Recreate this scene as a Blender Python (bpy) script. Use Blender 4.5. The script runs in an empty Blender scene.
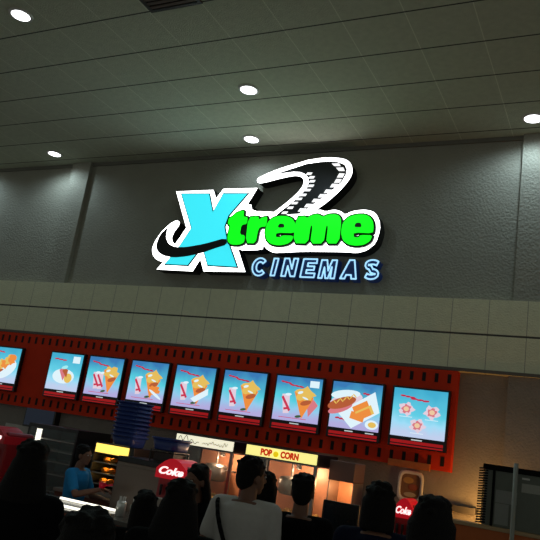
import bpy, bmesh, math, random
from mathutils import Vector, Matrix
random.seed(7)
SC = bpy.context.scene
COL = SC.collection
# ------------------------------------------------------------------ camera
cam_d = bpy.data.cameras.new('camera'); cam = bpy.data.objects.new('camera', cam_d); COL.objects.link(cam)
RM = ((0.88850867, -0.14788308, 0.43437649), (0.02152131, 0.95903172, 0.28248006), (-0.45835486, -0.24163763, 0.85529064))
def wv(r): return Vector((r[0], r[2], -r[1]))      # (right, down, depth) -> blender
rx, dn, fw = wv(RM[0]), wv(RM[1]), wv(RM[2])
M3 = Matrix((rx, -dn, -fw)).transposed()
EYE = Vector((0, 0, 1.82))
cam.matrix_world = Matrix.Translation(EYE) @ M3.to_4x4()
cam_d.sensor_fit = 'HORIZONTAL'; cam_d.sensor_width = 36; cam_d.lens = 36 * 693.65 / 540
cam_d.clip_start = .05
SC.camera = cam
# ------------------------------------------------------------------ world, exposure
SC.view_settings.view_transform = 'Standard'; SC.view_settings.look = 'None'
SC.view_settings.exposure = 0.0; SC.view_settings.gamma = 1.0; SC.view_settings.use_curve_mapping = False
wd = bpy.data.worlds.new('world'); SC.world = wd; wd.use_nodes = True
wd.node_tree.nodes['Background'].inputs[0].default_value = (.93, 1.0, .93, 1)
wd.node_tree.nodes['Background'].inputs[1].default_value = 0.215
def area_light(name, loc, size, energy, color, rot=(0, 0, 0)):
    d = bpy.data.lights.new(name, 'AREA'); d.shape = 'DISK'; d.size = size; d.energy = energy; d.color = color
    o = bpy.data.objects.new(name, d); o.location = loc; o.rotation_euler = rot; COL.objects.link(o); return o
def point_light(name, loc, energy, color, r=.05):
    d = bpy.data.lights.new(name, 'POINT'); d.shadow_soft_size = r; d.energy = energy; d.color = color
    o = bpy.data.objects.new(name, d); o.location = loc; COL.objects.link(o); return o
def spot_light(name, loc, energy, color, ang=150, blend=.9, r=.08, rot=(0, 0, 0)):
    d = bpy.data.lights.new(name, 'SPOT'); d.shadow_soft_size = r; d.energy = energy; d.color = color
    d.spot_size = math.radians(ang); d.spot_blend = blend
    o = bpy.data.objects.new(name, d); o.location = loc; o.rotation_euler = rot; COL.objects.link(o); return o
# ------------------------------------------------------------------ materials
MT = {}
def srgb(c):
    return tuple(((v / 255) / 12.92 if v / 255 <= .04045 else ((v / 255 + .055) / 1.055) ** 2.4) for v in c)
def mat(name, c, rough=.6, metal=0, noise=.08, nscale=30, bump=0, bscale=80, emit=None, estr=1, alpha=None, spec=.5):
    if name in MT: return MT[name]
    m = bpy.data.materials.new(name); m.use_nodes = True; MT[name] = m
    nt = m.node_tree; b = nt.nodes['Principled BSDF']; L = nt.links
    base = srgb(c)
    tc = nt.nodes.new('ShaderNodeTexCoord')
    n = nt.nodes.new('ShaderNodeTexNoise'); n.inputs['Scale'].default_value = nscale; n.inputs['Detail'].default_value = 4
    L.new(tc.outputs['Object'], n.inputs['Vector'])
    r = nt.nodes.new('ShaderNodeValToRGB')
    r.color_ramp.elements[0].color = tuple(v * (1 - noise) for v in base) + (1,)
    r.color_ramp.elements[1].color = tuple(min(1, v * (1 + noise)) for v in base) + (1,)
    L.new(n.outputs['Fac'], r.inputs['Fac']); L.new(r.outputs['Color'], b.inputs['Base Color'])
    b.inputs['Roughness'].default_value = rough; b.inputs['Metallic'].default_value = metal
    b.inputs['Specular IOR Level'].default_value = spec
    if bump:
        n2 = nt.nodes.new('ShaderNodeTexNoise'); n2.inputs['Scale'].default_value = bscale; n2.inputs['Detail'].default_value = 5
        L.new(tc.outputs['Object'], n2.inputs['Vector'])
        bp = nt.nodes.new('ShaderNodeBump'); bp.inputs['Strength'].default_value = bump; bp.inputs['Distance'].default_value = .02
        L.new(n2.outputs['Fac'], bp.inputs['Height']); L.new(bp.outputs['Normal'], b.inputs['Normal'])
    if emit:
        b.inputs['Emission Color'].default_value = srgb(emit) + (1,); b.inputs['Emission Strength'].default_value = estr
    if alpha is not None:
        b.inputs['Alpha'].default_value = alpha
    return m
def grid_mat(name, c, line, axes, pitch, phase, width, bump=.3, bscale=60, line2=None, noise=.1):
    """surface with thin joint lines on a regular grid; axes = two object axes"""
    m = mat(name, c, .85, 0, noise, 14, bump, bscale)
    nt = m.node_tree; L = nt.links; b = nt.nodes['Principled BSDF']
    src = b.inputs['Base Color'].links[0].from_socket
    geo = nt.nodes.new('ShaderNodeNewGeometry'); sp = nt.nodes.new('ShaderNodeSeparateXYZ'); L.new(geo.outputs['Position'], sp.inputs[0])
    def M(op, a, b_=None):
        n = nt.nodes.new('ShaderNodeMath'); n.operation = op
        for i, v in enumerate((a, b_)):
            if v is None: continue
            if isinstance(v, (int, float)): n.inputs[i].default_value = v
            else: L.new(v, n.inputs[i])
        return n.outputs[0]
    cur = src
    for ax, p, ph, wd_, col in zip(axes, pitch, phase, width, (line, line2 or line)):
        t = M('PINGPONG', M('SUBTRACT', sp.outputs[ax], ph), p / 2)     # 0 on a joint
        f = M('LESS_THAN', t, wd_ / 2)
        mx = nt.nodes.new('ShaderNodeMix'); mx.data_type = 'RGBA'
        L.new(f, mx.inputs['Factor']); L.new(cur, mx.inputs['A']); mx.inputs['B'].default_value = srgb(col) + (1,)
        cur = mx.outputs['Result']
    L.new(cur, b.inputs['Base Color'])
    return m
# the large surfaces
PLASTER = mat('rough_plaster', (156, 154, 140), .9, 0, .12, 3, .7, 38)
TILEW = grid_mat('wall_tiles', (218, 216, 182), (160, 156, 136), ('X', 'Z'), (.41, 100), (-1.37, 1.82 + 1.527), (.008, .022), .35, 50, (70, 66, 60))
LOWW = mat('lower_wall_paint', (136, 130, 122), .8, 0, .15, 8, .5, 40)
CEIL = grid_mat('ceiling_tiles', (184, 188, 166), (214, 217, 196), ('X', 'Y'), (.61, .61), (-2.47, 5.275), (.009, .018), .6, 70, (62, 62, 56), .16)
FLOORM = grid_mat('floor_tiles', (120, 112, 100), (70, 66, 60), ('X', 'Y'), (.6, .6), (0, 0), (.008, .008), .1)
REDB = mat('red_board_paint', (216, 56, 26), .8, 0, .12, 6, .1, 60, spec=.15)
SLOT = mat('slot_black', (30, 14, 12), .9)
BLACK = mat('black_plastic', (16, 16, 18), .35)
MATTB = mat('matt_black', (12, 12, 12), .9, spec=.2)
STEEL = mat('brushed_steel', (150, 146, 140), .35, .85, .1, 40)
DSTEEL = mat('dark_steel', (70, 68, 66), .45, .6)
WHITEP = mat('white_plastic', (205, 202, 195), .5)
RED = mat('red_plastic', (150, 12, 24), .4)
BLUE = mat('blue_plastic', (28, 52, 120), .4)
LITWHITE = mat('lit_white_acrylic', (250, 250, 250), .4, emit=(255, 255, 255), estr=4)
DASHW = mat('lit_white_dash', (250, 250, 250), .4, emit=(255, 255, 255), estr=1.0)
CYAN = mat('lit_cyan_acrylic', (60, 200, 220), .4, emit=(58, 226, 240), estr=1.0, noise=.2, nscale=60)
GREEN = mat('lit_green_acrylic', (10, 200, 20), .4, emit=(8, 236, 22), estr=1.15)
DGREEN = mat('dark_green_edge', (4, 40, 12), .5)
NAVY = mat('navy_acrylic', (10, 22, 40), .35)
ROAD = mat('black_acrylic', (14, 16, 16), .4)
# ------------------------------------------------------------------ helpers
class MB:
    def __init__(s): s.bm = bmesh.new(); s.mats = []
    def mi(s, m):
        if m not in s.mats: s.mats.append(m)
        return s.mats.index(m)
    def _set(s, faces, m, smooth=False):
        i = s.mi(m)
        for f in faces: f.material_index = i; f.smooth = smooth
    def box(s, x0, x1, y0, y1, z0, z1, m, bev=0):
        r = bmesh.ops.create_cube(s.bm, size=1)
        for v in r['verts']:
            v.co = Vector(((x0 + x1) / 2 + v.co.x * (x1 - x0), (y0 + y1) / 2 + v.co.y * (y1 - y0), (z0 + z1) / 2 + v.co.z * (z1 - z0)))
        fs = {f for v in r['verts'] for f in v.link_faces}
        s._set(fs, m)
        if bev:
            es = list({e for v in r['verts'] for e in v.link_edges})
            q = bmesh.ops.bevel(s.bm, geom=es, offset=bev, segments=2, affect='EDGES', profile=.5)
            s._set(q['faces'], m)
        return s
    def prism(s, pts, y0, y1, m, mside=None, bev=0):
        """polygon of (x, z) points extruded from the front y0 to the back y1"""
        f_v = [s.bm.verts.new((p[0], y0, p[1])) for p in pts]; b_v = [s.bm.verts.new((p[0], y1, p[1])) for p in pts]
        f1 = s.bm.faces.new(f_v); f2 = s.bm.faces.new(b_v[::-1]); s._set([f1], m); s._set([f2], mside or m)
        n = len(pts); sd = []
        for i in range(n): sd.append(s.bm.faces.new((f_v[i], b_v[i], b_v[(i + 1) % n], f_v[(i + 1) % n])))
        s._set(sd, mside or m)
        return s
    def cone(s, a, b, r0, r1, m, seg=16, smooth=True, caps=True):
        a = Vector(a); b = Vector(b); d = b - a
        q = d.to_track_quat('Z', 'Y')
        r = bmesh.ops.create_cone(s.bm, cap_ends=caps, segments=seg, radius1=max(r0, 1e-4), radius2=max(r1, 1e-4), depth=d.length)
        mt = Matrix.Translation((a + b) / 2) @ q.to_matrix().to_4x4()
        for v in r['verts']: v.co = mt @ v.co
        s._set({f for v in r['verts'] for f in v.link_faces}, m, False)
        if smooth:
            for f in {f for v in r['verts'] for f in v.link_faces}:
                if len(f.verts) == 4: f.smooth = True
        return s
    def ell(s, c, r, m, seg=20, rot=None):
        q = bmesh.ops.create_uvsphere(s.bm, u_segments=seg, v_segments=seg // 2 + 2, radius=1)
        for v in q['verts']:
            p = Vector((v.co.x * r[0], v.co.y * r[1], v.co.z * r[2]))
            if rot: p = rot @ p
            v.co = p + Vector(c)
        s._set({f for v in q['verts'] for f in v.link_faces}, m, True)
        return s
    def chain(s, pts, m, seg=12):
        """pts: (point, radius) - tapered limb with round joints"""
        for (a, ra), (b, rb) in zip(pts, pts[1:]):
            s.cone(a, b, ra, rb, m, seg); s.ell(a, (ra,) * 3, m, seg)
        s.ell(pts[-1][0], (pts[-1][1],) * 3, m, seg); return s
    def lathe(s, prof, m, c=(0, 0, 0), seg=28, sq=0):
        """prof: (radius, z); sq>0 squares the ring off"""
        rings = []
        for r, z in prof:
            ring = []
            for i in range(seg):
                a = 2 * math.pi * (i + .5) / seg; k = 1
                if sq: k = 1 / ((abs(math.cos(a)) ** sq + abs(math.sin(a)) ** sq) ** (1 / sq))
                ring.append(s.bm.verts.new((c[0] + r * k * math.cos(a), c[1] + r * k * math.sin(a), c[2] + z)))
            rings.append(ring)
        fs = []
        for a, b in zip(rings, rings[1:]):
            for i in range(seg): fs.append(s.bm.faces.new((a[i], a[(i + 1) % seg], b[(i + 1) % seg], b[i])))
        s._set(fs, m, True)
        return s
    def build(s, name, parent=None, loc=None, fixn=True):
        if fixn: bmesh.ops.recalc_face_normals(s.bm, faces=s.bm.faces)
        me = bpy.data.meshes.new(name); s.bm.to_mesh(me); s.bm.free()
        for m in s.mats: me.materials.append(m)
        o = bpy.data.objects.new(name, me); COL.objects.link(o)
        if parent: o.parent = parent
        if loc: o.location = loc
        return o
def tag(o, label, cat, group=None):
    o['label'] = label; o['category'] = cat
    if group: o['group'] = group
    return o
def thing(name, label, cat, loc=(0, 0, 0), rz=0, group=None):
    o = bpy.data.objects.new(name, None); COL.objects.link(o); o.location = loc; o.rotation_euler = (0, 0, rz); o.empty_display_size = .1
    return tag(o, label, cat, group)
def copy_tree(o, parent=None):
    c = o.copy(); COL.objects.link(c)
    if parent: c.parent = parent
    for ch in list(o.children): copy_tree(ch, c)
    return c
def struct(o): o['kind'] = 'structure'; return o
def evaluated(o, name, parent=None, mats=None):
    """bake an object's modifiers / text to a plain mesh object"""
    dg = bpy.context.evaluated_depsgraph_get(); dg.update()
    me = bpy.data.meshes.new_from_object(o.evaluated_get(dg)); me.name = name
    mw = o.matrix_world.copy(); bpy.data.objects.remove(o)
    n = bpy.data.objects.new(name, me); COL.objects.link(n)
    if parent: n.parent = parent
    if mats:
        me.materials.clear()
        for m in mats: me.materials.append(m)
    return n
def text(s, name, size, m, parent, loc, depth=.004, offset=0, xs=1, shear=0, bevel=0, fill='BOTH', spacing=1, rz=0):
    cu = bpy.data.curves.new(name, 'FONT'); cu.body = s; cu.size = size; cu.extrude = depth; cu.offset = offset; cu.shear = shear
    cu.space_character = spacing; cu.resolution_u = 4
    if bevel: cu.bevel_depth = bevel; cu.bevel_resolution = 2
    cu.fill_mode = fill
    o = bpy.data.objects.new(name, cu); COL.objects.link(o)
    n = evaluated(o, name, parent, [m])
    R = Matrix.Rotation(rz, 4, 'Z') @ Matrix.Rotation(math.pi / 2, 4, 'X') @ Matrix.Diagonal((xs, 1, 1, 1))
    n.data.transform(R); n.location = loc
    return n
def fit_text(o, x0, x1, z0, z1, y):
    """scale flat text to a wanted box"""
    vs = o.data.vertices; ax = [v.co.x for v in vs]; az = [v.co.z for v in vs]
    sx = (x1 - x0) / (max(ax) - min(ax)); sz = (z1 - z0) / (max(az) - min(az)); mx, mz = min(ax), min(az)
    for v in vs: v.co.x = (v.co.x - mx) * sx; v.co.z = (v.co.z - mz) * sz
    o.location = (x0, y, z0); return o
# ------------------------------------------------------------------ structure
CZ = 1.82 + 3.965
struct(MB().box(-16, 6, -6, 9, -.1, 0, FLOORM).build('floor'))
struct(MB().box(-16, 6, -6, 9, CZ, CZ + .12, CEIL).build('ceiling'))
struct(MB().box(-16, 6, 7.93, 8.2, 1.82 + 1.93, CZ, PLASTER).build('wall_back'))
struct(MB().box(-16, 6, 7.95, 8.2, 0, 1.82 + 1.10, LOWW).build('wall_back_lower'))
fz = MB(); fz.box(-16, 6, 7.84, 8.2, 1.82 + 1.10, 1.82 + 1.93, TILEW)
struct(fz.build('wall_back_fascia'))
struct(MB().box(-16, 6, 7.825, 7.84, 1.82 + 1.10, 1.82 + 1.135, mat('trim_dark', (96, 90, 82), .7)).build('trim_1'))
for i, (a, b) in enumerate(((-8.14, -7.76), (-1.125, -.75))):
    struct(MB().box(a, b, 7.86, 7.93, 1.82 + 1.93, CZ, PLASTER).build('trim_%d' % (2 * i + 2)))
    if i: struct(MB().box(a, b, 7.88, 7.95, 0, 1.82 + 1.10, LOWW).build('trim_3'))
struct(MB().box(-16, 6, 7.90, 7.93, CZ - .05, CZ, mat('cove_grey', (120, 118, 108), .8)).build('trim_5'))
# ------------------------------------------------------------------ downlights and vent
DISC = mat('downlight_glow', (255, 255, 255), .5, emit=(250, 252, 255), estr=6)
def downlight(x, y, label, energy):
    t = thing('recessed_downlight', label, 'ceiling light', (x, y, CZ), 0, 'recessed downlights in the ceiling')
    MB().lathe([(.095, -.004), (.098, -.014), (.125, -.012), (.13, 0)], WHITEP).build('trim_ring', t)
    b = MB(); b.cone((0, 0, -.012), (0, 0, -.004), .097, .097, DISC, 32, False); b.build('lens', t)
    s = spot_light('downlight_lamp', (x, y, CZ - .03), energy, (.66, .88, 1), 165, .6, .07)
    s.parent = t; s.location = (0, 0, -.03)
    return t
downlight(-5.75, 4.36, 'round white recessed downlight nearest the top left corner of the ceiling', 16)
downlight(-4.0, 6.26, 'largest round recessed downlight above and left of the road sign', 20)
downlight(-8.2, 7.48, 'small round downlight by the wall at the left end of the ceiling', 30)
downlight(-4.6, 7.48, 'small round downlight close above the road tip of the sign', 16)
downlight(-.98, 7.48, 'round downlight at the right edge, shining down the textured pilaster', 36)
downlight(-10.25, 7.48, 'round downlight beyond the left edge, its light washing the wall at far left', 34)
VENTM = mat('vent_brown', (88, 70, 62), .7)
vt = thing('ceiling_vent', 'square brownish slatted air vent at the top edge of the ceiling', 'air vent', (-3.965, 4.37, CZ))
b = MB()
b.box(-.3, .3, -.3, -.265, -.02, 0, DSTEEL); b.box(-.3, .3, .265, .3, -.02, 0, DSTEEL); b.box(-.3, -.265, -.265, .265, -.02, 0, DSTEEL); b.box(.265, .3, -.265, .265, -.02, 0, DSTEEL)
b.build('frame', vt)
b = MB()
for i in range(9):
    y = -.245 + i * .058; b.box(-.265, .265, y, y + .035, -.016, -.006, VENTM)
b.box(-.265, .265, -.265, .265, -.004, 0, MATTB); b.build('slats', vt)
# ------------------------------------------------------------------ the sign
SIGN = {"x_backing":[[-5.584,4.599],[-5.705,4.387],[-5.845,4.117],[-5.961,3.975],[-5.344,3.961],[-5.252,4.136],[-5.164,3.965],[-4.51,3.972],[-4.826,4.562],[-4.533,5.17],[-5.08,5.176],[-5.176,5.032],[-5.242,5.166],[-5.879,5.162]],"x_face":[[-5.484,4.59],[-5.636,4.309],[-5.819,4.053],[-5.433,4.045],[-5.286,4.271],[-5.221,4.271],[-5.106,4.051],[-4.644,4.035],[-4.888,4.456],[-4.946,4.607],[-4.912,4.768],[-4.668,5.086],[-5.057,5.098],[-5.178,4.824],[-5.294,5.101],[-5.767,5.115]],"swoosh_backing":[[-5.798,4.709],[-5.86,4.678],[-5.904,4.644],[-5.973,4.576],[-6.013,4.526],[-6.063,4.443],[-6.087,4.391],[-6.107,4.318],[-6.108,4.274],[-6.089,4.215],[-6.067,4.181],[-6.019,4.137],[-5.973,4.113],[-5.884,4.088],[-5.782,4.082],[-5.569,4.09],[-5.434,4.106],[-5.244,4.143],[-5.111,4.18],[-4.904,4.251],[-4.843,4.318],[-4.868,4.447],[-4.929,4.47],[-5.091,4.409],[-5.21,4.379],[-5.403,4.352],[-5.511,4.343],[-5.644,4.344],[-5.704,4.35],[-5.748,4.366],[-5.772,4.386],[-5.797,4.431],[-5.801,4.465],[-5.787,4.519],[-5.769,4.558],[-5.728,4.619],[-5.715,4.649],[-5.715,4.679],[-5.727,4.694],[-5.765,4.713]],"swoosh_face":[[-5.914,4.58],[-5.979,4.514],[-6.007,4.46],[-6.028,4.366],[-6.026,4.314],[-5.998,4.256],[-5.967,4.224],[-5.899,4.187],[-5.841,4.169],[-5.733,4.154],[-5.654,4.152],[-5.524,4.164],[-5.433,4.178],[-5.291,4.208],[-5.205,4.231],[-5.087,4.273],[-5.009,4.299],[-4.891,4.335],[-4.858,4.365],[-4.878,4.423],[-4.949,4.425],[-5.146,4.371],[-5.271,4.343],[-5.45,4.314],[-5.547,4.304],[-5.659,4.303],[-5.721,4.312],[-5.796,4.341],[-5.835,4.369],[-5.876,4.427],[-5.89,4.463],[-5.892,4.514],[-5.893,4.545],[-5.893,4.587]],"word_backing":[[-4.638,4.926],[-4.756,4.85],[-4.826,4.784],[-4.918,4.662],[-4.941,4.598],[-4.918,4.528],[-4.866,4.457],[-4.736,4.315],[-4.613,4.271],[-4.378,4.277],[-4.301,4.293],[-4.302,4.335],[-4.289,4.336],[-4.249,4.298],[-4.214,4.276],[-4.15,4.249],[-4.099,4.241],[-4.008,4.245],[-3.919,4.25],[-3.743,4.26],[-3.569,4.263],[-3.229,4.262],[-3.09,4.259],[-3.007,4.251],[-2.953,4.256],[-2.876,4.279],[-2.83,4.306],[-2.768,4.364],[-2.741,4.418],[-2.72,4.522],[-2.718,4.579],[-2.731,4.647],[-2.744,4.685],[-2.77,4.733],[-2.791,4.759],[-2.831,4.791],[-2.866,4.806],[-2.931,4.819],[-2.984,4.82],[-3.077,4.81],[-3.128,4.797],[-3.184,4.768],[-3.214,4.768],[-3.251,4.797],[-3.281,4.811],[-3.336,4.826],[-3.378,4.827],[-3.452,4.812],[-3.493,4.813],[-3.543,4.83],[-3.578,4.831],[-3.634,4.82],[-3.689,4.814],[-3.801,4.809],[-3.881,4.805],[-4.012,4.799],[-4.093,4.801],[-4.208,4.812],[-4.307,4.819],[-4.492,4.83],[-4.564,4.857],[-4.59,4.928]],"letter_t":[[-4.782,4.792],[-4.818,4.757],[-4.84,4.74],[-4.871,4.724],[-4.882,4.702],[-4.884,4.65],[-4.876,4.631],[-4.851,4.624],[-4.845,4.587],[-4.852,4.484],[-4.85,4.435],[-4.836,4.39],[-4.818,4.368],[-4.779,4.345],[-4.745,4.337],[-4.682,4.335],[-4.644,4.34],[-4.592,4.36],[-4.577,4.387],[-4.581,4.45],[-4.599,4.473],[-4.648,4.48],[-4.664,4.509],[-4.663,4.592],[-4.646,4.622],[-4.597,4.628],[-4.581,4.651],[-4.583,4.712],[-4.597,4.734],[-4.639,4.737],[-4.654,4.757],[-4.658,4.815],[-4.681,4.829],[-4.748,4.81]],"letter_r":[[-4.572,4.657],[-4.56,4.434],[-4.524,4.359],[-4.43,4.357],[-4.398,4.396],[-4.394,4.515],[-4.385,4.562],[-4.362,4.583],[-4.339,4.59],[-4.295,4.59],[-4.28,4.619],[-4.282,4.707],[-4.299,4.734],[-4.349,4.726],[-4.374,4.716],[-4.4,4.695],[-4.411,4.698],[-4.416,4.729],[-4.449,4.738],[-4.544,4.734]],"letter_e":[[-4.123,4.738],[-4.186,4.722],[-4.221,4.703],[-4.259,4.662],[-4.275,4.625],[-4.285,4.556],[-4.282,4.511],[-4.262,4.442],[-4.241,4.405],[-4.196,4.365],[-4.156,4.346],[-4.081,4.332],[-4.033,4.331],[-3.964,4.343],[-3.927,4.355],[-3.887,4.381],[-3.869,4.404],[-3.858,4.449],[-3.889,4.465],[-3.991,4.468],[-4.029,4.464],[-4.039,4.449],[-4.057,4.444],[-4.1,4.444],[-4.114,4.456],[-4.112,4.494],[-4.058,4.504],[-3.899,4.499],[-3.846,4.51],[-3.845,4.549],[-3.847,4.577],[-3.856,4.62],[-3.87,4.647],[-3.9,4.687],[-3.926,4.708],[-3.975,4.728],[-4.013,4.736],[-4.08,4.741]],"letter_e_eye":[[-4.089,4.576],[-4.026,4.576],[-4.01,4.586],[-4.022,4.619],[-4.04,4.63],[-4.079,4.63],[-4.096,4.619],[-4.106,4.587]],"letter_m":[[-3.855,4.65],[-3.852,4.433],[-3.808,4.36],[-3.679,4.357],[-3.636,4.405],[-3.635,4.552],[-3.63,4.6],[-3.614,4.595],[-3.608,4.546],[-3.608,4.403],[-3.57,4.356],[-3.458,4.357],[-3.42,4.405],[-3.418,4.548],[-3.413,4.594],[-3.398,4.59],[-3.393,4.542],[-3.391,4.403],[-3.355,4.358],[-3.249,4.358],[-3.215,4.418],[-3.218,4.598],[-3.227,4.673],[-3.251,4.719],[-3.274,4.739],[-3.318,4.752],[-3.349,4.754],[-3.398,4.75],[-3.427,4.743],[-3.468,4.724],[-3.495,4.725],[-3.535,4.748],[-3.565,4.754],[-3.614,4.75],[-3.647,4.739],[-3.696,4.713],[-3.714,4.709],[-3.719,4.724],[-3.748,4.728],[-3.829,4.724]],"letter_e_last":[[-3.053,4.737],[-3.116,4.719],[-3.15,4.696],[-3.189,4.645],[-3.203,4.604],[-3.207,4.533],[-3.201,4.489],[-3.179,4.426],[-3.157,4.394],[-3.11,4.359],[-3.071,4.343],[-3.003,4.332],[-2.96,4.332],[-2.9,4.341],[-2.866,4.354],[-2.823,4.383],[-2.805,4.408],[-2.792,4.454],[-2.819,4.47],[-2.914,4.471],[-2.949,4.466],[-2.958,4.447],[-2.974,4.441],[-3.014,4.441],[-3.029,4.453],[-3.034,4.491],[-2.985,4.501],[-2.836,4.493],[-2.786,4.506],[-2.784,4.551],[-2.787,4.582],[-2.797,4.628],[-2.81,4.657],[-2.837,4.696],[-2.862,4.716],[-2.909,4.737],[-2.946,4.743],[-3.01,4.743]],"letter_e_last_eye":[[-3.02,4.574],[-2.959,4.573],[-2.943,4.585],[-2.957,4.62],[-2.974,4.632],[-3.011,4.631],[-3.027,4.619],[-3.037,4.585]],"gap":[[-4.686,4.471],[-4.57,4.467],[-4.577,4.634],[-4.687,4.627]],"road_backing":[[-4.56,5.274],[-4.541,5.251],[-4.52,5.243],[-4.476,5.242],[-4.403,5.254],[-4.232,5.292],[-4.141,5.309],[-4.039,5.324],[-3.995,5.328],[-3.962,5.325],[-3.942,5.321],[-3.915,5.314],[-3.898,5.306],[-3.874,5.288],[-3.863,5.275],[-3.852,5.252],[-3.849,5.236],[-3.848,5.211],[-3.853,5.191],[-3.867,5.156],[-3.889,5.122],[-3.943,5.057],[-3.99,5.009],[-4.081,4.928],[-4.136,4.882],[-4.214,4.822],[-4.234,4.793],[-4.218,4.766],[-4.117,4.756],[-3.835,4.751],[-3.721,4.763],[-3.656,4.804],[-3.601,4.842],[-3.501,4.915],[-3.44,4.968],[-3.354,5.051],[-3.304,5.107],[-3.24,5.191],[-3.211,5.237],[-3.188,5.291],[-3.181,5.319],[-3.18,5.348],[-3.183,5.37],[-3.191,5.409],[-3.2,5.433],[-3.22,5.467],[-3.236,5.487],[-3.265,5.509],[-3.286,5.522],[-3.32,5.536],[-3.347,5.544],[-3.391,5.553],[-3.429,5.558],[-3.496,5.567],[-3.544,5.57],[-3.622,5.57],[-3.685,5.566],[-3.796,5.556],[-3.85,5.547],[-3.902,5.533],[-3.971,5.516],[-4.128,5.478],[-4.23,5.449],[-4.376,5.399],[-4.451,5.37],[-4.529,5.333],[-4.558,5.313],[-4.564,5.29]],"road_face":[[-4.166,5.371],[-4.014,5.383],[-3.921,5.374],[-3.851,5.346],[-3.785,5.288],[-3.766,5.223],[-3.785,5.131],[-3.881,5.023],[-4.014,4.899],[-4.158,4.782],[-4.169,4.763],[-3.848,4.779],[-3.73,4.855],[-3.565,4.978],[-3.418,5.1],[-3.306,5.205],[-3.258,5.311],[-3.254,5.382],[-3.293,5.449],[-3.398,5.491],[-3.51,5.506],[-3.639,5.504],[-3.838,5.486],[-4.095,5.414],[-4.264,5.365]],"dash":[[[-3.475,5.469],[-3.43,5.432],[-3.343,5.427],[-3.37,5.469]],[[-3.405,5.407],[-3.359,5.359],[-3.276,5.355],[-3.304,5.407]],[[-3.294,5.264],[-3.273,5.32],[-3.349,5.327],[-3.374,5.268]],[[-3.324,5.193],[-3.302,5.242],[-3.378,5.249],[-3.404,5.196]],[[-3.366,5.131],[-3.344,5.177],[-3.427,5.184],[-3.453,5.134]],[[-3.441,5.054],[-3.418,5.1],[-3.502,5.107],[-3.528,5.057]],[[-3.514,4.995],[-3.491,5.038],[-3.576,5.044],[-3.602,4.998]],[[-3.591,4.932],[-3.568,4.975],[-3.657,4.981],[-3.683,4.935]],[[-3.679,4.864],[-3.655,4.907],[-3.752,4.913],[-3.779,4.866]],[[-3.772,4.805],[-3.748,4.848],[-3.835,4.853],[-3.862,4.806]],[[-3.749,5.322],[-3.731,5.354],[-3.803,5.358],[-3.828,5.325]],[[-3.706,5.268],[-3.688,5.3],[-3.759,5.304],[-3.785,5.271]],[[-3.69,5.212],[-3.672,5.245],[-3.744,5.247],[-3.769,5.215]],[[-3.698,5.148],[-3.68,5.181],[-3.751,5.183],[-3.776,5.151]],[[-3.734,5.089],[-3.716,5.121],[-3.787,5.124],[-3.813,5.092]],[[-3.785,5.023],[-3.768,5.055],[-3.839,5.058],[-3.865,5.025]],[[-3.841,4.968],[-3.823,5.0],[-3.895,5.002],[-3.92,4.97]],[[-3.894,4.911],[-3.877,4.943],[-3.949,4.945],[-3.974,4.913]],[[-3.949,4.846],[-3.931,4.879],[-4.003,4.88],[-4.029,4.848]],[[-4.022,4.778],[-4.004,4.811],[-4.077,4.812],[-4.102,4.779]]]}
YF = 7.74; YB = 7.915
SIDE = mat('sign_can_black', (16, 17, 17), .6)
sg = thing('cinema_sign', 'large lit sign with cyan X, green lettering, white outline and black road', 'sign', (-4.4, YB, 4.6))
INV = Matrix.Translation((4.4, -YB, -4.6))
def sp(b, name, parent=sg):
    o = b.build(name, parent); 
    if parent is sg: o.data.transform(INV)
    return o
for n, dy in (('x_backing', 0), ('swoosh_backing', .002), ('word_backing', -.002), ('road_backing', .004)):
    b = MB(); b.prism(SIGN[n], YF + dy, YF + dy + .012, LITWHITE, SIDE); b.prism(SIGN[n], YF + dy + .012, YB + (0.02 if n == 'x_backing' else 0.015), SIDE)
    sp(b, {'x_backing': 'letter_can', 'swoosh_backing': 'swoosh_can', 'word_backing': 'word_can', 'road_backing': 'road_can'}[n])
def grow(p, d):
    n = len(p); out = []
    for i in range(n):
        a = Vector(p[i - 1]); c = Vector(p[i]); e = Vector(p[(i + 1) % n])
        u = (c - a).normalized(); v = (e - c).normalized()
        nu = Vector((u.y, -u.x)); nv = Vector((v.y, -v.x)); k = nu + nv
        if k.length < .3: k = nu
        k = k.normalized(); out.append(tuple(c + k * d / max(.5, k.dot(nu))))
    return out
b = MB(); b.prism(grow(SIGN['x_face'], .016), YF - .006, YF - .003, NAVY); b.prism(SIGN['x_face'], YF - .016, YF - .006, CYAN, NAVY)
o = sp(b, 'letter'); o['label'] = 'cyan letter X'
sp(MB().prism(SIGN['swoosh_face'], YF - .026, YF - .018, ROAD), 'swoosh')['label'] = 'black swoosh across the X'
sp(MB().prism(SIGN['road_face'], YF - .014, YF - .004, ROAD), 'road')['label'] = 'black winding road'
for d in SIGN['dash']: sp(MB().prism(d, YF - .020, YF - .015, DASHW), 'road_dash')
for n in ('letter_t', 'letter_r', 'letter_e', 'letter_m', 'letter_e_last'):
    b = MB(); k = {'letter_t': 0, 'letter_r': .001, 'letter_e': .002, 'letter_m': .003, 'letter_e_last': .004}[n]
    b.prism(grow(SIGN[n], .022), YF - .032 - k, YF - .004, DGREEN)
    b.prism(SIGN[n], YF - .044 - k, YF - .033 - k, GREEN, DGREEN)
    if n + '_eye' in SIGN: b.prism(SIGN[n + '_eye'], YF - .047 - k, YF - .0445 - k, DGREEN)
    sp(b, 'letter')['label'] = 'green letter ' + n.split('_')[1]
sp(MB().prism(SIGN['gap'], YF - .031, YF - .003, DGREEN), 'letter_gap')
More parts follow.
